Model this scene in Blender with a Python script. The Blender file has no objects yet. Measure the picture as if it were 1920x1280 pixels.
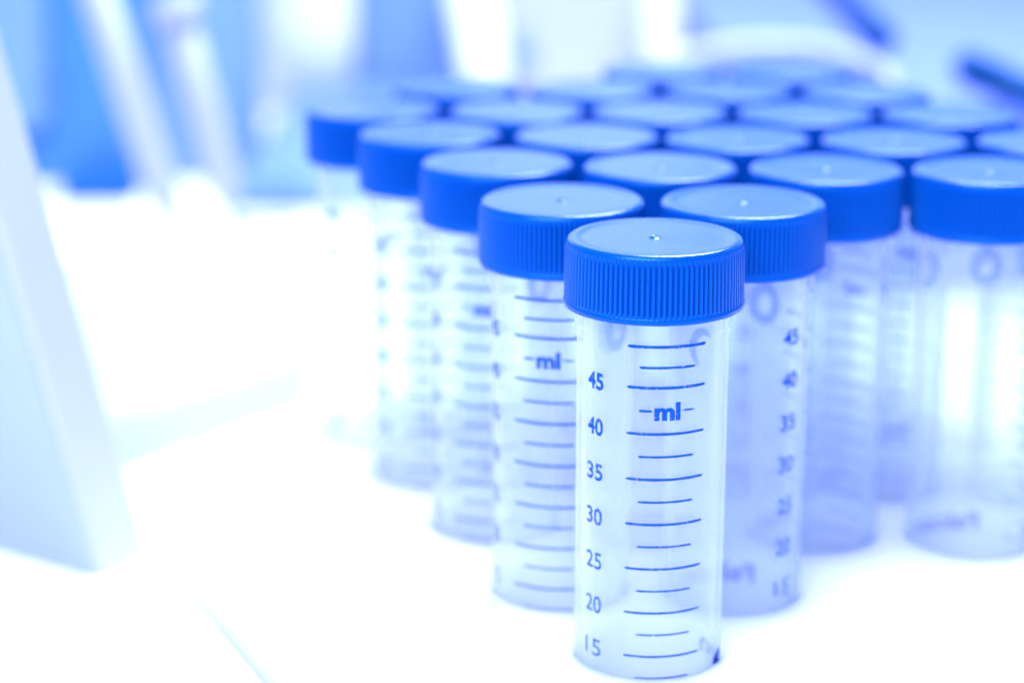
import bpy, bmesh, math, random
from mathutils import Vector, Matrix
R = math.radians
MM = 0.001
sc = bpy.context.scene
C = sc.collection
random.seed(7)

# ------------------------------------------------------------------ camera
CAM_Z, PITCH, FPX = 0.2106, R(15.86), 4015.0
cd = bpy.data.cameras.new('camera')
cam = bpy.data.objects.new('camera', cd); C.objects.link(cam)
cam.location = (0, 0, CAM_Z)
cam.rotation_euler = (R(90) - PITCH, 0, 0)
cd.sensor_width = 36; cd.lens = FPX / 1920 * 36
cd.clip_start = 0.01; cd.clip_end = 30
cd.dof.use_dof = True; cd.dof.focus_distance = 0.402; cd.dof.aperture_fstop = 6.3
cd.dof.aperture_blades = 0
sc.camera = cam

# ------------------------------------------------------------------ light
w = bpy.data.worlds.new('World'); sc.world = w; w.use_nodes = True
bg = w.node_tree.nodes['Background']
bg.inputs[0].default_value = (0.09, 0.32, 1.0, 1); bg.inputs[1].default_value = 1.5

def area(name, loc, target, sx, sy, power, col):
    l = bpy.data.lights.new(name, 'AREA'); l.shape = 'RECTANGLE'; l.size = sx; l.size_y = sy
    l.energy = power; l.color = col
    o = bpy.data.objects.new(name, l); C.objects.link(o); o.location = loc
    o.rotation_euler = (Vector(target) - Vector(loc)).to_track_quat('-Z', 'Y').to_euler()
    return o
area('key_lamp', (-0.16, -0.02, 0.62), (0.06, 0.46, 0.04), 0.55, 0.55, 17.0, (0.775, 0.79, 1.0))
area('ceiling_lamp', (0.20, 0.95, 0.80), (0.05, 0.45, 0.05), 0.32, 0.32, 25.0, (0.78, 0.785, 1.0))
area('added_back_softbox', (-0.49, 2.6, 0.85), (-0.49, 0.5, 0.55), 1.5, 1.0, 7.8, (0.80, 0.85, 1.0))  # softbox added behind for the pale reflection on the cap tops
area('added_low_softbox', (0.84, 2.6, 0.46), (0.84, 0.5, 0.33), 1.1, 0.26, 1.5, (0.80, 0.85, 1.0))  # low softbox added so the right-hand cap tops reflect less

sc.view_settings.view_transform = 'Standard'; sc.view_settings.look = 'None'
sc.view_settings.gamma = 1.0; sc.view_settings.exposure = 0.0
sc.render.engine = 'CYCLES'
cy = sc.cycles
cy.use_denoising = True
cy.max_bounces = 16; cy.transparent_max_bounces = 96; cy.glossy_bounces = 4
cy.caustics_reflective = False; cy.caustics_refractive = False

# ------------------------------------------------------------------ helpers
def P(px, py, Y):
    """point seen at photo pixel (px, py) at world depth Y"""
    t = (640 - py) / FPX; s = (px - 960) / FPX
    cp, sp = math.cos(PITCH), math.sin(PITCH)
    d = Vector((s, cp + t * sp, -sp + t * cp))
    return Vector((0, 0, CAM_Z)) + d * (Y / d.y)

def PZ(px, py, z=0.0):
    """point seen at photo pixel (px, py) on the level z"""
    q = P(px, py, 1.0); k = (z - CAM_Z) / (q.z - CAM_Z)
    return Vector((q.x * k, k, z))

def mesh_obj(name, verts, faces, mat, parent=None, smooth=True):
    me = bpy.data.meshes.new(name); me.from_pydata([tuple(v) for v in verts], [], faces)
    me.update()
    bm = bmesh.new(); bm.from_mesh(me); bmesh.ops.recalc_face_normals(bm, faces=bm.faces)
    bm.to_mesh(me); bm.free()
    return link_mesh(name, me, mat, parent, smooth)

def link_mesh(name, me, mat, parent=None, smooth=True):
    me.materials.clear(); me.materials.append(mat)
    for p in me.polygons: p.use_smooth = smooth
    o = bpy.data.objects.new(name, me); C.objects.link(o)
    if parent: o.parent = parent
    return o

def empty(name, loc, label, cat, group=None):
    o = bpy.data.objects.new(name, None); C.objects.link(o); o.location = loc
    o.empty_display_size = 0.01
    tag(o, label, cat, group); return o

def tag(o, label, cat, group=None):
    o['label'] = label; o['category'] = cat
    if group: o['group'] = group

def lathe(rows, seg, rib=None, closed=False, cap_top=False, cap_bot=False):
    """rows: (r, z, ribdepth)"""
    vs, fs = [], []
    for row in rows:
        r, z = row[0], row[1]; dep = row[2] if len(row) > 2 else 0
        for i in range(seg):
            a = 2 * math.pi * i / seg
            rr = r - (dep * rib(a) if rib and dep else 0)
            vs.append((rr * math.sin(a), -rr * math.cos(a), z))
    n = len(rows)
    for k in range(n - 1 + (1 if closed else 0)):
        k2 = (k + 1) % n
        for i in range(seg):
            j = (i + 1) % seg
            fs.append((k * seg + i, k * seg + j, k2 * seg + j, k2 * seg + i))
    if cap_top: fs.append(tuple(range(seg)))
    if cap_bot: fs.append(tuple((n - 1) * seg + i for i in range(seg)))
    return vs, fs

def tube_between(name, pts, radii, mat, parent=None, seg=28):
    """round solid along a list of points with a radius at each"""
    vs, fs = [], []
    for k, p in enumerate(pts):
        d = (pts[min(k + 1, len(pts) - 1)] - pts[max(k - 1, 0)]).normalized()
        a = d.cross(Vector((0, 1, 0.01))).normalized(); b = d.cross(a).normalized()
        for i in range(seg):
            t = 2 * math.pi * i / seg
            vs.append(p + radii[k] * (math.cos(t) * a + math.sin(t) * b))
    for k in range(len(pts) - 1):
        for i in range(seg):
            j = (i + 1) % seg
            fs.append((k * seg + i, k * seg + j, (k + 1) * seg + j, (k + 1) * seg + i))
    fs.append(tuple(range(seg))); fs.append(tuple((len(pts) - 1) * seg + i for i in range(seg)))
    return mesh_obj(name, vs, fs, mat, parent)

def prism(name, base, height, mat, parent=None, bev=0.0, depth_vec=None):
    """extrude polygon `base` (list of Vector) by depth_vec (default up)"""
    dv = depth_vec if depth_vec is not None else Vector((0, 0, height))
    n = len(base)
    vs = list(base) + [b + dv for b in base]
    fs = [tuple(range(n)), tuple(range(n, 2 * n))] + [(i, (i + 1) % n, n + (i + 1) % n, n + i) for i in range(n)]
    me = bpy.data.meshes.new(name); me.from_pydata([tuple(v) for v in vs], [], fs)
    bm = bmesh.new(); bm.from_mesh(me); bmesh.ops.recalc_face_normals(bm, faces=bm.faces)
    if bev:
        bmesh.ops.bevel(bm, geom=bm.edges[:], offset=bev, segments=4, affect='EDGES', profile=0.5)
    bm.to_mesh(me); bm.free()
    return link_mesh(name, me, mat, parent, False)

def box(name, x0, x1, y0, y1, z0, z1, mat, parent=None, bev=0.0):
    return prism(name, [Vector((x0, y0, z0)), Vector((x1, y0, z0)), Vector((x1, y1, z0)), Vector((x0, y1, z0))], z1 - z0, mat, parent, bev)

# ------------------------------------------------------------------ materials
def plastic(name, col, rough=0.35, bump=0.0, scale=400.0, var=0.06, spec=0.5, coat=0.0):
    m = bpy.data.materials.new(name); m.use_nodes = True
    nt = m.node_tree; b = nt.nodes['Principled BSDF']
    b.inputs['Roughness'].default_value = rough
    b.inputs['Specular Tint'].default_value = (0.4, 0.7, 1.0, 1)
    b.inputs['Specular IOR Level'].default_value = spec
    b.inputs['Coat Weight'].default_value = coat; b.inputs['Coat Roughness'].default_value = 0.12
    tc = nt.nodes.new('ShaderNodeTexCoord')
    n = nt.nodes.new('ShaderNodeTexNoise'); n.inputs['Scale'].default_value = scale * 0.12; n.inputs['Detail'].default_value = 4
    nt.links.new(tc.outputs['Object'], n.inputs['Vector'])
    mx = nt.nodes.new('ShaderNodeMix'); mx.data_type = 'RGBA'
    mx.inputs[6].default_value = tuple(c * (1 - var) for c in col) + (1,)
    mx.inputs[7].default_value = tuple(min(1, c * (1 + var)) for c in col) + (1,)
    nt.links.new(n.outputs['Fac'], mx.inputs[0]); nt.links.new(mx.outputs[2], b.inputs['Base Color'])
    if bump:
        n2 = nt.nodes.new('ShaderNodeTexNoise'); n2.inputs['Scale'].default_value = scale; n2.inputs['Detail'].default_value = 3
        nt.links.new(tc.outputs['Object'], n2.inputs['Vector'])
        bp = nt.nodes.new('ShaderNodeBump'); bp.inputs['Strength'].default_value = bump; bp.inputs['Distance'].default_value = 0.0002
        nt.links.new(n2.outputs['Fac'], bp.inputs['Height']); nt.links.new(bp.outputs['Normal'], b.inputs['Normal'])
    return m

M_cap = plastic('blue_cap_plastic', (0.0, 0.047, 0.255), rough=0.22, bump=0.2, scale=2600, var=0.04, spec=0.42)
M_cap.node_tree.nodes['Principled BSDF'].inputs['Specular Tint'].default_value = (0.12, 0.5, 1.0, 1)
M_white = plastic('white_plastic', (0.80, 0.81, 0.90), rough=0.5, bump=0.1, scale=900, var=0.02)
def foam():
    m = plastic('white_foam', (0.92, 0.935, 0.985), rough=0.6, bump=0.15, scale=700, var=0.015, spec=0.3)
    b = m.node_tree.nodes['Principled BSDF']
    b.inputs['Subsurface Weight'].default_value = 1.0; b.inputs['Subsurface Radius'].default_value = (1.0, 1.0, 1.0)
    b.inputs['Subsurface Scale'].default_value = 0.05
    return m
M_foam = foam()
M_bench = plastic('white_bench', (0.87, 0.87, 0.92), rough=0.42, bump=0.1, scale=60, var=0.02)
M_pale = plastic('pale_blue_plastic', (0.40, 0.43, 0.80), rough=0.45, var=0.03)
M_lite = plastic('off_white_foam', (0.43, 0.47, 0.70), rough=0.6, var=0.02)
M_standshade = plastic('stand_shaded_plastic', (0.28, 0.325, 0.58), rough=0.5, var=0.02)  # stand colour darkened for its shaded face
M_standlit = plastic('stand_lit_plastic', (0.34, 0.36, 0.62), rough=0.5, var=0.02)  # same stand colour lightened for its lit face
M_flat = plastic('pale_blue_box_plastic', (0.12, 0.175, 0.60), rough=0.5, var=0.03)
M_pip = plastic('pipette_plastic', (0.31, 0.33, 0.60), rough=0.5, var=0.02)
M_mid = plastic('mid_blue_plastic', (0.06, 0.20, 0.80), rough=0.45, var=0.04)
M_soft = plastic('soft_blue_plastic', (0.15, 0.26, 0.85), rough=0.5, var=0.04)
M_dark = plastic('dark_blue_plastic', (0.0, 0.045, 0.14), rough=0.6, spec=0.12, var=0.05)
M_deep = plastic('deep_blue_plastic', (0.005, 0.08, 0.6), rough=0.45, var=0.05)

def clear_mat():
    m = bpy.data.materials.new('clear_polypropylene'); m.use_nodes = True
    nt = m.node_tree; nt.nodes.clear(); N = nt.nodes.new; L = nt.links.new
    out = N('ShaderNodeOutputMaterial')
    tr = N('ShaderNodeBsdfTransparent'); tr.inputs[0].default_value = (0.960, 0.981, 1.0, 1)
    df = N('ShaderNodeBsdfDiffuse'); df.inputs[0].default_value = (0.90, 0.905, 0.98, 1)
    tl = N('ShaderNodeBsdfTranslucent'); tl.inputs[0].default_value = (0.90, 0.905, 0.98, 1)
    gl = N('ShaderNodeBsdfGlossy'); gl.inputs['Roughness'].default_value = 0.12
    m1 = N('ShaderNodeMixShader'); m1.inputs[0].default_value = 0.5
    L(df.outputs[0], m1.inputs[1]); L(tl.outputs[0], m1.inputs[2])
    lw = N('ShaderNodeLayerWeight'); lw.inputs['Blend'].default_value = 0.5
    # cloudy plastic: the wall looks denser where it is seen edge-on
    pw = N('ShaderNodeMath'); pw.operation = 'POWER'; pw.inputs[1].default_value = 3.5
    L(lw.outputs['Facing'], pw.inputs[0])
    tc = N('ShaderNodeTexCoord'); mp = N('ShaderNodeMapping'); mp.inputs['Scale'].default_value = (260, 260, 22)
    nz = N('ShaderNodeTexNoise'); nz.inputs['Scale'].default_value = 1.0; nz.inputs['Detail'].default_value = 3
    L(tc.outputs['Object'], mp.inputs[0]); L(mp.outputs[0], nz.inputs['Vector'])
    s1 = N('ShaderNodeMath'); s1.operation = 'MULTIPLY_ADD'; s1.inputs[1].default_value = 0.58; s1.inputs[2].default_value = 0.08
    L(pw.outputs[0], s1.inputs[0])
    s2 = N('ShaderNodeMath'); s2.operation = 'MULTIPLY_ADD'; s2.inputs[1].default_value = 0.05; s2.inputs[2].default_value = -0.012
    L(nz.outputs['Fac'], s2.inputs[0])
    s3 = N('ShaderNodeMath'); s3.operation = 'ADD'; s3.use_clamp = True
    L(s1.outputs[0], s3.inputs[0]); L(s2.outputs[0], s3.inputs[1])
    m2 = N('ShaderNodeMixShader'); L(s3.outputs[0], m2.inputs[0]); L(tr.outputs[0], m2.inputs[1]); L(m1.outputs[0], m2.inputs[2])
    fr = N('ShaderNodeFresnel'); fr.inputs[0].default_value = 1.38
    geo = N('ShaderNodeNewGeometry'); mm = N('ShaderNodeMath'); mm.operation = 'SUBTRACT'; mm.inputs[0].default_value = 1.0
    L(geo.outputs['Backfacing'], mm.inputs[1])
    mf = N('ShaderNodeMath'); mf.operation = 'MULTIPLY'; L(fr.outputs[0], mf.inputs[0]); L(mm.outputs[0], mf.inputs[1])
    m3 = N('ShaderNodeMixShader'); L(mf.outputs[0], m3.inputs[0]); L(m2.outputs[0], m3.inputs[1]); L(gl.outputs[0], m3.inputs[2])
    L(m3.outputs[0], out.inputs[0])
    return m
M_clear = clear_mat()

def ink_mat(k=1.0, col=(0.0, 0.045, 0.30, 1)):
    m = bpy.data.materials.new('blue_printing_ink'); m.use_nodes = True
    nt = m.node_tree; nt.nodes.clear(); N = nt.nodes.new; L = nt.links.new
    out = N('ShaderNodeOutputMaterial')
    df = N('ShaderNodeBsdfDiffuse'); df.inputs[0].default_value = col
    tr = N('ShaderNodeBsdfTransparent')
    tc = N('ShaderNodeTexCoord'); nz = N('ShaderNodeTexNoise'); nz.inputs['Scale'].default_value = 1900; nz.inputs['Detail'].default_value = 2
    L(tc.outputs['Object'], nz.inputs['Vector'])
    rp = N('ShaderNodeMapRange'); rp.inputs['From Min'].default_value = 0.30; rp.inputs['From Max'].default_value = 0.42
    rp.inputs['To Min'].default_value = 0.35 * k; rp.inputs['To Max'].default_value = 0.96 * k
    L(nz.outputs['Fac'], rp.inputs['Value'])
    mx = N('ShaderNodeMixShader'); L(rp.outputs[0], mx.inputs[0]); L(tr.outputs[0], mx.inputs[1]); L(df.outputs[0], mx.inputs[2])
    L(mx.outputs[0], out.inputs[0])
    return m
M_ink = ink_mat(); M_pale_ink = ink_mat(0.35, (0.0, 0.25, 0.95, 1)); M_ring = ink_mat(0.95, (0.0, 0.17, 0.72, 1))

# ------------------------------------------------------------------ bench
b = box('bench', -1.6, 1.9, -0.6, 2.4, -0.04, 0.0, M_bench); b['kind'] = 'structure'

# ------------------------------------------------------------------ where the tubes stand
CAPTOP, RACKTOP, TIP = 0.118, 0.033, 0.002
cp_, sp_ = math.cos(PITCH), math.sin(PITCH)
AX, AY, ROT, SX, SY = 27.10 * MM, 398.56 * MM, -0.0749, 36.77 * MM, 35.66 * MM
def lattice(row, lat):
    c, s = math.cos(ROT), math.sin(ROT)
    return Vector((AX + c * lat * SX - s * row * SY, AY + s * lat * SX + c * row * SY))
def seen(u, v):
    def pv(Y):
        z = CAPTOP - CAM_Z; return 640 - FPX * (Y * sp_ + z * cp_) / (Y * cp_ - z * sp_)
    lo, hi = 0.3, 1.2
    for _ in range(50):
        m = (lo + hi) / 2
        if (pv(m - 0.0175) + pv(m + 0.0175)) / 2 > v: lo = m
        else: hi = m
    Y = lo; z = CAPTOP - CAM_Z
    return Vector(((u - 960) / FPX * (Y * cp_ - z * sp_), Y))
OBS = {(0,0):(1228,444),(1,-.5):(1056,374),(1,.5):(1389,378),(2,-1):(928,304),(2,0):(1234,312),(2,1):(1547,315),
       (2,2):(1862,320),(3,-1.5):(808,249),(3,-.5):(1103,253),(3,.5):(1388,258),(3,1.5):(1680,262),(4,-2):(697,205),
       (4,-1):(966,207),(4,0):(1232,208),(4,1):(1506,210),(4,2):(1780,213)}
rows = {0:[0],1:[-.5,.5],2:[-1,0,1,2],3:[-1.5,-.5,.5,1.5,2.5],4:[-2,-1,0,1,2,3],5:[-1.5,-.5,.5,1.5],6:[0,1]}
spots = []
for r_, lats in rows.items():
    for l_ in lats:
        q = lattice(r_, l_)
        if (r_, l_) in OBS:
            u, v = OBS[(r_, l_)]; k = 0.9 if r_ < 3 else 0.5
            q = q.lerp(seen(u, v), k)
        spots.append((r_, l_, q))
for _ in range(30):                     # keep neighbouring caps from touching
    for i in range(1, len(spots)):
        for j in range(i):
            d = spots[i][2] - spots[j][2]
            if d.length < 0.0353:
                spots[i] = (spots[i][0], spots[i][1], spots[j][2] + d.normalized() * 0.0354)

# ------------------------------------------------------------------ the rack (white block with a hole for each tube)
A0 = spots[0][2]
ang = R(25.5)
U = Vector((math.cos(ang), math.sin(ang), 0)); V = Vector((-math.sin(ang), math.cos(ang), 0))
def RK(u, v, z): return Vector((A0.x, A0.y, z)) + U * u * MM + V * v * MM
def make_rack():
    corners = [(-17.8, -18.5), (215, -18.5), (215, 178), (-17.8, 178)]
    ob = prism('tube_rack', [RK(u, v, -0.003) for u, v in corners], RACKTOP + 0.003, M_foam, None, 0.0016)
    for v in ob.data.vertices:                            # the left side spreads towards its foot
        rel = v.co - Vector((A0.x, A0.y, 0))
        if rel.dot(U) < -0.012 and v.co.z < 0.004: v.co -= U * 0.038
    bm = bmesh.new()
    holes = [s[2] for s in spots]
    for h in holes:
        r0 = bmesh.ops.create_cone(bm, cap_ends=True, segments=64, radius1=0.01535, radius2=0.01535, depth=0.06,
                                   matrix=Matrix.Translation((h.x, h.y, 0.0315)))
    def cut(u0, u1, v0, v1, z0, z1):
        vs = [bm.verts.new(RK(u, v, z)) for z in (z0, z1) for u, v in ((u0, v0), (u1, v0), (u1, v1), (u0, v1))]
        for f in ((3,2,1,0),(4,5,6,7),(0,1,5,4),(1,2,6,5),(2,3,7,6),(3,0,4,7)): bm.faces.new([vs[i] for i in f])
    for k in range(4): cut(19 + 44 * k, 19 + 44 * k + 29, -24, -16.6, 0.004, 0.0295)
    me = bpy.data.meshes.new('cutter'); bm.to_mesh(me); bm.free()
    co = bpy.data.objects.new('cutter', me); C.objects.link(co)
    md = ob.modifiers.new('holes', 'BOOLEAN'); md.object = co; md.operation = 'DIFFERENCE'; md.solver = 'EXACT'
    dg = bpy.context.evaluated_depsgraph_get(); dg.update()
    new = bpy.data.meshes.new_from_object(ob.evaluated_get(dg))
    ob.modifiers.clear(); ob.data = new
    bpy.data.objects.remove(co)
    return ob
rack = make_rack()
tag(rack, 'white block rack with round holes holding the clear blue-capped tubes', 'tube rack')

# ------------------------------------------------------------------ one tube
TOPL = CAPTOP - TIP            # local z of cap top
def zl(z): return TOPL + z * MM  # z measured from the cap top in mm

def cap_mesh():
    NR = 104; SEG = NR * 12
    def rib(a):
        c = 0.5 + 0.5 * math.cos(NR * a)
        return c ** 2.6
    rows = []
    def a(r, z, d=0.0): rows.append((r * MM, zl(z), d * MM))
    a(0.01, -0.35); a(0.3, -0.34); a(0.5, -0.10); a(0.72, 0.02); a(0.95, -0.10); a(1.15, -0.28); a(1.5, -0.30)
    a(6, -0.31); a(11, -0.30); a(13.6, -0.28); a(14.3, -0.22); a(14.8, -0.10); a(15.4, -0.02); a(15.9, -0.03)
    for k in range(1, 9):
        t = k / 8 * math.pi / 2
        a(15.9 + 1.17 * math.sin(t), -1.3 + 1.27 * math.cos(t), 0.0 if k < 6 else 0.05 * (k - 5))
    a(17.12, -1.75, 0.26); a(17.18, -2.1, 0.48); a(17.22, -2.6, 0.62); a(17.28, -5, 0.62); a(17.34, -8, 0.62); a(17.38, -11.2, 0.62)
    a(17.38, -11.7, 0.36); a(17.38, -11.88, 0.05); a(17.44, -12.0); a(17.52, -12.2); a(17.52, -12.8); a(17.4, -13.1)
    a(17.1, -13.2); a(15.6, -13.2); a(15.55, -11.5); a(15.5, -3.0); a(0.01, -2.4)
    vs, fs = lathe(rows, SEG, rib)
    me = bpy.data.meshes.new('cap'); me.from_pydata(vs, [], fs); me.update()
    return me

def body_mesh():
    prof = [(15.15, -4.0), (15.15, -16.2), (15.12, -16.6), (14.85, -16.95), (14.7, -17.3), (14.7, -60), (14.65, -100.5), (14.3, -102),
            (9.5, -109.5), (4.5, -115), (3.4, -116), (0.02, -116),
            (0.02, -114.8), (3.0, -114.6), (8.8, -108.2), (13.3, -101.2), (13.65, -99.5), (13.7, -60), (13.75, -16), (13.75, -4.0)]
    vs, fs = lathe([(r * MM, zl(z)) for r, z in prof], 128, closed=True)
    me = bpy.data.meshes.new('tube_body'); me.from_pydata(vs, [], fs); me.update()
    return me

RI = 14.7 + 0.04
def wrap(theta, z, r=RI):
    return (r * MM * math.sin(theta), -r * MM * math.cos(theta), zl(z))
def band(vs, fs, a0, a1, z, th, n=28, jitter=0.0):
    b0 = len(vs)
    for i in range(n + 1):
        a = R(a0 + (a1 - a0) * i / n)
        t = th * (1 + random.uniform(-jitter, jitter)) / 2
        e = 0.55 if i in (0, n) else 1.0
        vs.append(wrap(a, z + t * e)); vs.append(wrap(a, z - t * e))
    for i in range(n): fs.append((b0 + 2*i, b0 + 2*i+1, b0 + 2*i+3, b0 + 2*i+2))
def ring(vs, fs, ac, z, rw, rh, th, n=48):
    b0 = len(vs)
    for i in range(n):
        t = 2 * math.pi * i / n
        for k in (0, th):
            x = (rw - k) * math.cos(t); y = (rh - k) * math.sin(t)
            vs.append(wrap(R(ac) + x / RI, z + y))
    for i in range(n):
        j = (i + 1) % n; fs.append((b0+2*i, b0+2*i+1, b0+2*j+1, b0+2*j))
def text_mesh(body, wid, hei, bold=0.0):
    cu = bpy.data.curves.new('t', 'FONT'); cu.body = body; cu.size = 1.0; cu.offset = bold; cu.resolution_u = 6
    o = bpy.data.objects.new('t', cu); C.objects.link(o)
    dg = bpy.context.evaluated_depsgraph_get(); dg.update()
    me = bpy.data.meshes.new_from_object(o.evaluated_get(dg))
    bm = bmesh.new(); bm.from_mesh(me)
    bmesh.ops.subdivide_edges(bm, edges=[e for e in bm.edges if e.calc_length() > 0.12], cuts=2, use_grid_fill=False)
    bmesh.ops.triangulate(bm, faces=bm.faces)
    vs = [v.co.copy() for v in bm.verts]; fs = [tuple(v.index for v in f.verts) for f in bm.faces]
    bm.free(); bpy.data.objects.remove(o)
    x0 = min(v.x for v in vs); x1 = max(v.x for v in vs); y0 = min(v.y for v in vs); y1 = max(v.y for v in vs)
    return [((v.x - (x0 + x1) / 2) / (x1 - x0) * wid, (v.y - (y0 + y1) / 2) / (y1 - y0) * hei) for v in vs], fs
def put_text(vs, fs, tm, ac, z):
    b0 = len(vs)
    for x, y in tm[0]: vs.append(wrap(R(ac) + x / RI, z + y))
    for f in tm[1]: fs.append(tuple(b0 + i for i in f))

def flat_mesh(name, vs, fs):
    me = bpy.data.meshes.new(name); me.from_pydata(vs, [], fs); me.update(); return me

Z45, STEP = -25.9, 9.12
def scale_mesh():
    vs, fs = [], []
    band(vs, fs, -30.5, 30.5, -17.9, 0.62, jitter=.08)
    band(vs, fs, -21.3, 21.3, -21.95, 0.52, jitter=.08)
    for k in range(0, 10):
        z = Z45 - STEP * k
        if z < -98: break
        band(vs, fs, -30.5, 30.5, z, 0.60 - 0.022 * k, jitter=.08)
        if k == 0:
            band(vs, fs, -21.3, -11.5, z - STEP / 2, 0.5, 8); band(vs, fs, 11.5, 21.3, z - STEP / 2, 0.42, 8)
            put_text(vs, fs, text_mesh('ml', 5.1, 3.6, 0.05), 0, z - STEP / 2 - 0.1)
        else:
            band(vs, fs, -21.3, 21.3, z - STEP / 2, 0.50 - 0.022 * k, jitter=.08)
    return flat_mesh('graduation_lines', vs, fs)
def numbers_mesh():
    vs, fs = [], []
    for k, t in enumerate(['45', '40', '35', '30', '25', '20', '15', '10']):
        put_text(vs, fs, text_mesh(t, 4.4, 3.5, 0.034 - 0.006 * k), -59, Z45 - STEP * k - 0.1)  # strokes thin downwards, standing in for glare over the lower digits
    return flat_mesh('volume_numbers', vs, fs)
def word_mesh():
    vs, fs = [], []
    put_text(vs, fs, text_mesh('Falcon', 17.5, 4.6, 0.03), 87, -87.5)
    return flat_mesh('lettering', vs, fs)
def ring_mesh():
    vs, fs = [], []
    ring(vs, fs, 0, -25.3, 3.8, 4.7, 2.3)
    return flat_mesh('ring_mark', vs, fs)

def arc_mesh():
    vs, fs = [], []
    N = 30
    for i in range(N + 1):                 # an open ring, mirrored because it is seen through the tube
        t = R(-75 + 215 * i / N); e = math.sin(math.pi * i / N) ** 0.4
        for k in (0, 1.7 * e + 0.1):
            vs.append(wrap((3.3 - k) * math.cos(t) / RI, -25.2 + (4.1 - k) * math.sin(t)))
    for i in range(N): fs.append((2*i, 2*i+1, 2*i+3, 2*i+2))
    return flat_mesh('ring_mark', vs, fs)
def blob_mesh():  # filled ellipse in thin pale ink
    vs, fs = [wrap(0, -22.6)], []
    N = 40
    for i in range(N):
        t = 2 * math.pi * i / N
        vs.append(wrap(3.1 * math.cos(t) / RI, -22.6 + 4.6 * math.sin(t)))
    for i in range(N): fs.append((0, 1 + i, 1 + (i + 1) % N))
    return flat_mesh('pale_oval', vs, fs)
def spot_mesh():  # dark patch put in for the lettering edge darkened by refraction
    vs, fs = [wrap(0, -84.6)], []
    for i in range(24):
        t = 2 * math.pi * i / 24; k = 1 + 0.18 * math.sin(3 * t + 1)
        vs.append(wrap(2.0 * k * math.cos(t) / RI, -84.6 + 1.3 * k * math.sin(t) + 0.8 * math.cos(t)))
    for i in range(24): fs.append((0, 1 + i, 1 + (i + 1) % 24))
    return flat_mesh('refraction_spot', vs, fs)

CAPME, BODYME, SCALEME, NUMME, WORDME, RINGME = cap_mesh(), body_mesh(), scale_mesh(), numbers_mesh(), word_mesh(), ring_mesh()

def add_part(name, me, mat, root, rot=0.0):
    o = link_mesh(name, me, mat, root, True) if not me.materials else bpy.data.objects.new(name, me)
    if o.name not in C.objects: C.objects.link(o); o.parent = root
    o.rotation_euler = (0, 0, R(rot)); return o

# print rotation: degrees of the graduation column from the camera side (+ to the right), ring marks
PRINT = {(0,0):(8,()),(1,-.5):(-12,(50,118)),(1,.5):(100,(152,215)),(2,-1):(-10,(42,103)),(2,0):(75,(127,190)),
         (2,1):(140,(174,96)),(2,2):(107,(166,226)),(3,-1.5):(6,(60,118)),(4,-2):(17,(70,130))}
LABELS = {
 (0,0):'frontmost clear tube with ribbed blue cap, in sharp focus, scale from 45 down to 15',
 (1,-.5):'clear blue-capped tube just behind and left of the frontmost tube, ml scale facing forward',
 (1,.5):'clear blue-capped tube just behind and right of the frontmost tube, numbers at its right edge',
 (2,-1):'third tube from the front along the left edge of the rack, faint ml scale',
 (2,0):'blue-capped tube between and behind the two second-row tubes, straight behind the frontmost',
 (2,1):'third-row blurred tube right of the numbered one, scale seen through its far wall',
 (2,2):'rightmost third-row tube, cap cut by the photo edge, mirrored word low on its wall',
 (3,-1.5):'fourth tube from the front along the left rack edge, blurred dots down its side',
 (3,-.5):'second from left of the fourth-row blurred blue-capped tubes',
 (3,.5):'third from left of the fourth-row blurred blue-capped tubes',
 (3,1.5):'fourth from left of the fourth-row blurred tubes, its cap top darker blue',
 (3,2.5):'fourth-row tube cut off by the right edge of the photo',
 (4,-2):'leftmost blurred tube of all, at the far end of the rack left edge',
 (4,-1):'second from left of the fifth-row blurred blue-capped tubes',
 (4,0):'third from left of the fifth-row blurred blue-capped tubes',
 (4,1):'fourth from left of the fifth-row blurred blue-capped tubes',
 (4,2):'fifth from left of the fifth-row blurred tubes, near the right edge',
 (4,3):'fifth-row blurred tube cut off at the far right edge',
 (5,-1.5):'leftmost of the strongly blurred sixth-row capped tubes',
 (5,-.5):'second from left of the strongly blurred sixth-row capped tubes',
 (5,.5):'third from left of the strongly blurred sixth-row capped tubes',
 (5,1.5):'rightmost of the strongly blurred sixth-row capped tubes',
 (6,0):'left one of the two farthest, most blurred capped tubes',
 (6,1):'right one of the two farthest, most blurred capped tubes',
}
for n, (r_, l_, q) in enumerate(spots):
    root = empty('screw_cap_tube', (q.x, q.y, TIP), LABELS[(r_, l_)], 'test tube', 'clear tubes with blue screw caps in the rack')
    rot, rings = PRINT.get((r_, l_), (random.uniform(-150, 150), None))
    if rings is None: rings = (rot + 52, rot + 113)
    if n: root.rotation_euler = (R(random.uniform(-.25, .25)), R(random.uniform(-.25, .25)), 0)
    add_part('screw_cap', CAPME, M_cap, root, random.uniform(0, 360) if n else 1.2)
    add_part('tube_body', BODYME, M_clear, root, random.uniform(0, 360))
    add_part('graduation_lines', SCALEME, M_ink, root, rot)
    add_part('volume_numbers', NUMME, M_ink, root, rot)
    add_part('lettering', WORDME, M_ring if n else M_ink, root, rot)
    for a in rings: add_part('ring_mark', RINGME, M_ring, root, a)
    if n == 0:
        add_part('ring_mark', arc_mesh(), M_ring, root, 134)
        add_part('refraction_spot', spot_mesh(), M_ink, root, 66)
        add_part('pale_oval', blob_mesh(), M_pale_ink, root, 212)

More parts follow.
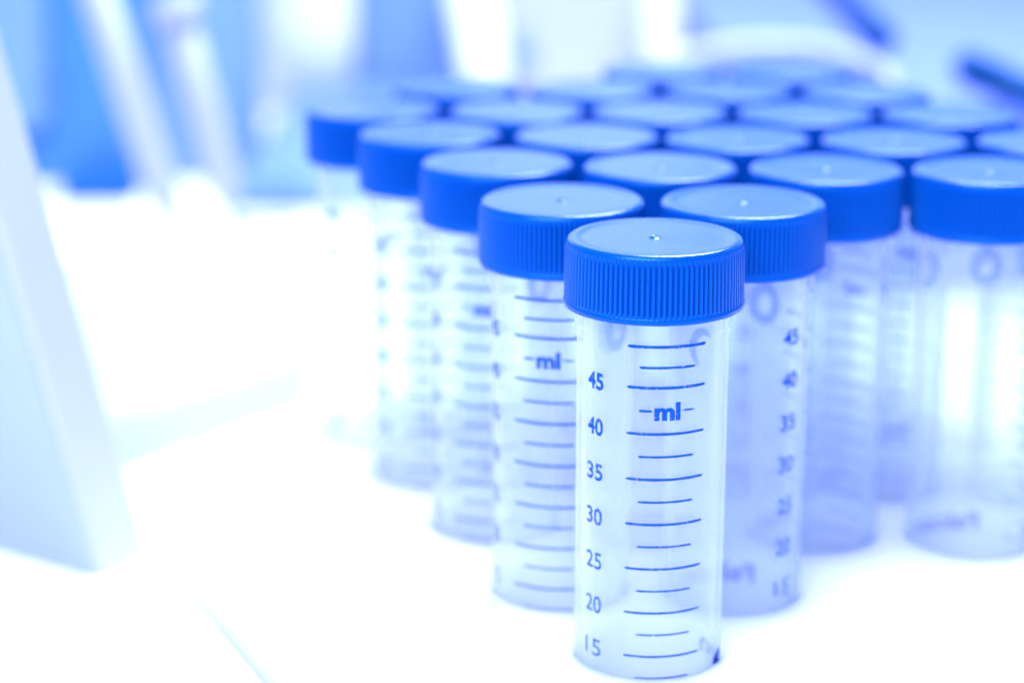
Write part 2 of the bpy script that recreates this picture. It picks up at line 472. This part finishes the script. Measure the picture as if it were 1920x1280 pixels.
# ------------------------------------------------------------------ out-of-focus things behind
# slanted white stand foot, left
Y0 = 0.525
face = [P(262, 1030, Y0), P(180, 1075, Y0), P(-140, 1000, Y0), P(-330, -60, Y0), P(-20, -60, Y0)]
for f_ in face[:3]: pass
t = empty('slanted_stand', PZ(180, 1075), 'broad white slanted stand leg leaning in from the left edge', 'stand')
def slab(name, pix, Y, dep, mat, root=None, bev=0.004):
    pts = [P(px, py, Y) for px, py in pix]
    o = prism(name, pts, 0, mat, None, bev, Vector((0, dep, 0)))
    if root:
        o.data.transform(Matrix.Translation(-root.location)); o.parent = root
    return o
def grounded(pix, Y):       # clamp to the bench
    return pix
c0, c1, c2 = PZ(-200, 975), PZ(196, 1084), PZ(288, 1034)
lean = P(-32, -60, c2.y) - c2
down = lean.normalized() * -0.003
def leaning(name, pts, mat, bev):
    o = prism(name, [p + down for p in pts], 0, mat, None, bev, lean)
    o.data.transform(Matrix.Translation(-t.location)); o.parent = t
leaning('body', [c0, c1, c2, c2 + (c0 - c1)], M_standlit, 0.003)
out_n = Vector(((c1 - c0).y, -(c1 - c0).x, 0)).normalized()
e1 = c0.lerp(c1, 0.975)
leaning('shaded_face', [c0 + out_n * 0.0012, e1 + out_n * 0.0012, e1 - out_n * 0.001, c0 - out_n * 0.001], M_standshade, 0.0005)  # thin sheet that only carries the shaded tone of this face

# two slanted white pipettes
def pipette(name, top, bot, Y, rad, label, button=False):
    a = P(*top, Y); b_ = P(*bot, Y)
    root = empty(name, b_, label, 'pipette', 'white pipettes leaning side by side')
    d = (a - b_)
    pts = [b_, b_ + d * .06, b_ + d * .12, b_ + d * .5, b_ + d]
    o = tube_between('barrel', pts, [rad * .45, rad * .75, rad, rad * 1.05, rad * 1.05], M_pip, None)
    o.data.transform(Matrix.Translation(-root.location)); o.parent = root
    o = tube_between('tip', [b_ - d * .14, b_ - d * .004], [rad * .15, rad * .40], M_soft, None)
    o.data.transform(Matrix.Translation(-root.location)); o.parent = root
    if button:
        o = tube_between('plunger_button', [a + d * .004, a + d * .05, a + d * .12], [rad * 1.5, rad * 1.6, rad * 1.5], M_pip, None)
        o.data.transform(Matrix.Translation(-root.location)); o.parent = root
pipette('pipette', (165, -60), (324, 415), 0.84, 0.0070, 'left white pipette leaning in front of the blue box, ending lowest')
pipette('pipette', (335, 40), (432, 388), 0.86, 0.0070, 'right white pipette leaning beside the pale bottle, wide button on top', True)

# blue box far left
q0, q1 = PZ(30, 345), PZ(470, 345)
t = box('storage_box', -0.29, P(262, 0, 1.02).x, 1.02, 1.16, 0.0, 0.20, M_mid, None, 0.004)
tag(t, 'mid-blue box at the far left behind the leaning pipettes', 'box')
t = box('small_block', P(110, 0, 1.0).x, P(252, 0, 1.0).x, 0.975, 1.012, 0.0, 0.011, M_deep, None, 0.004)
tag(t, 'small deep blue block lying at the foot of the blue box', 'block')
o = tube_between('knob', [P(48, 165, 0.99), P(48, 165, 1.02)], [0.008, 0.008], M_deep)
tag(o, 'deep blue knob on the blue box, beside the slanted stand', 'knob')
t = box('carton', -0.33, P(70, 0, 1.0).x, 0.985, 1.06, P(0, 235, 1.0).z, 0.24, M_soft, None, 0.004)
tag(t, 'lighter blue carton at the top left corner beside the blue box', 'carton')

t = box('pale_box', P(268, 0, 1.03).x, P(455, 0, 1.03).x, 1.03, 1.10, 0.0, 0.20, M_soft, None, 0.004)
tag(t, 'pale blue upright box seen between and right of the leaning pipettes', 'box')
# pale bottle (round)
base = PZ(548, 205)
bl = empty('pale_bottle', (base.x, base.y + 0.045, 0), 'large pale round bottle standing behind the leftmost tubes', 'bottle')
vs, fs = lathe([(0.036, 0.001), (0.043, 0.006), (0.0445, 0.05), (0.0445, 0.16), (0.04, 0.18), (0.02, 0.2), (0.02, 0.215)], 64, cap_top=True, cap_bot=True)
mesh_obj('bottle_body', vs, fs, M_white, bl)
vs, fs = lathe([(0.023, 0.2155), (0.023, 0.24)], 48, cap_top=True, cap_bot=True)
mesh_obj('bottle_cap', vs, fs, M_mid, bl)

# soft blue tray in front of the bottle
a, b2 = PZ(440, 395), PZ(640, 395)
t = box('tray', a.x, b2.x + 0.02, a.y, a.y + 0.34, 0, 0.012, M_soft, None, 0.003)
tag(t, 'pale blue flat tray on the bench left of the tube rack', 'tray')
for k, (px, py) in enumerate(((492, 365), (556, 362))):
    c = PZ(px, py, 0.013)
    vs, fs = lathe([(0.007, 0), (0.007, 0.009), (0.0062, 0.010)], 32, cap_top=True, cap_bot=True)
    o = mesh_obj('vial_cap', vs, fs, M_soft); o.location = (c.x, c.y, 0.0122)
    tag(o, ['blurred blue vial cap on the tray, nearer the pipettes', 'blurred blue vial cap on the tray, nearer the tubes'][k], 'cap', 'vial caps on the tray')

# blue upright cabinet between the bottle and the white instrument
t = box('blue_cabinet', P(668, 0, 1.25).x, P(880, 0, 1.25).x, 1.25, 1.40, 0, 0.26, M_soft, None, 0.004)
tag(t, 'soft blue upright box between the pale bottle and the white instrument', 'box')

# white instrument: front panel with two white uprights
inst = empty('white_instrument', (P(1070, 140, 1.2).x, 1.2, 0), 'pale instrument with two white uprights standing behind the tubes', 'instrument')
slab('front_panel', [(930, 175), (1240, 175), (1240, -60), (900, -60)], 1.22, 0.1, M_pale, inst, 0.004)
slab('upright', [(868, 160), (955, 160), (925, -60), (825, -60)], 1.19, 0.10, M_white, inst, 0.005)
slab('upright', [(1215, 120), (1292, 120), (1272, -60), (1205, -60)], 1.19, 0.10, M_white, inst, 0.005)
o = tube_between('knob', [P(978, 100, 1.20), P(978, 100, 1.225)], [0.006, 0.006], M_mid)
o.data.transform(Matrix.Translation(-inst.location)); o.parent = inst

# pale hose and dark markers, top right
pts = [PZ(x, y, 0.081) for x, y in ((1180, 150), (1290, 105), (1400, 88), (1500, 88), (1590, 105), (1660, 145), (1700, 190))]
o = tube_between('hose', pts, [0.004] * len(pts), M_pale); tag(o, 'white curved hose lying behind the farthest tubes', 'hose')
bx0 = PZ(1330, 60, 0.075).x
t = box('flat_box', bx0, 0.75, 0.82, 1.75, 0.0, 0.075, M_flat, None, 0.004)
tag(t, 'large flat pale blue box at the top right carrying the dark pens', 'box')
def marker(p0, p1, rad, label):
    a = PZ(*p0, rad + 0.0753); b_ = PZ(*p1, rad + 0.0753); d = b_ - a
    root = empty('marker_pen', (a.x, a.y, 0.0753), label, 'pen', 'dark marker pens at the top right')
    for nm, s0, s1, rr, mt in (('pen_cap', 0, .3, 1.12, M_dark), ('barrel', .302, 1, 1.0, M_dark)):
        o = tube_between(nm, [a + d * s0, a + d * (s0 + .01), a + d * s1], [rad * rr * .8, rad * rr, rad * rr], mt)
        o.data.transform(Matrix.Translation(-root.location)); o.parent = root
marker((1658, 74), (1530, -60), 0.0054, 'dark blue pen pointing down from the top edge of the photo')
marker((1812, 122), (2060, 226), 0.0056, 'darkest thick pen running off the right edge of the photo')
# second white rack on the left, parallel to the first
a = PZ(170, 905); b_ = PZ(650, 735); dd = (b_ - a).normalized(); nn = Vector((-dd.y, dd.x, 0))
a.z = -0.0095; dd.z = 0
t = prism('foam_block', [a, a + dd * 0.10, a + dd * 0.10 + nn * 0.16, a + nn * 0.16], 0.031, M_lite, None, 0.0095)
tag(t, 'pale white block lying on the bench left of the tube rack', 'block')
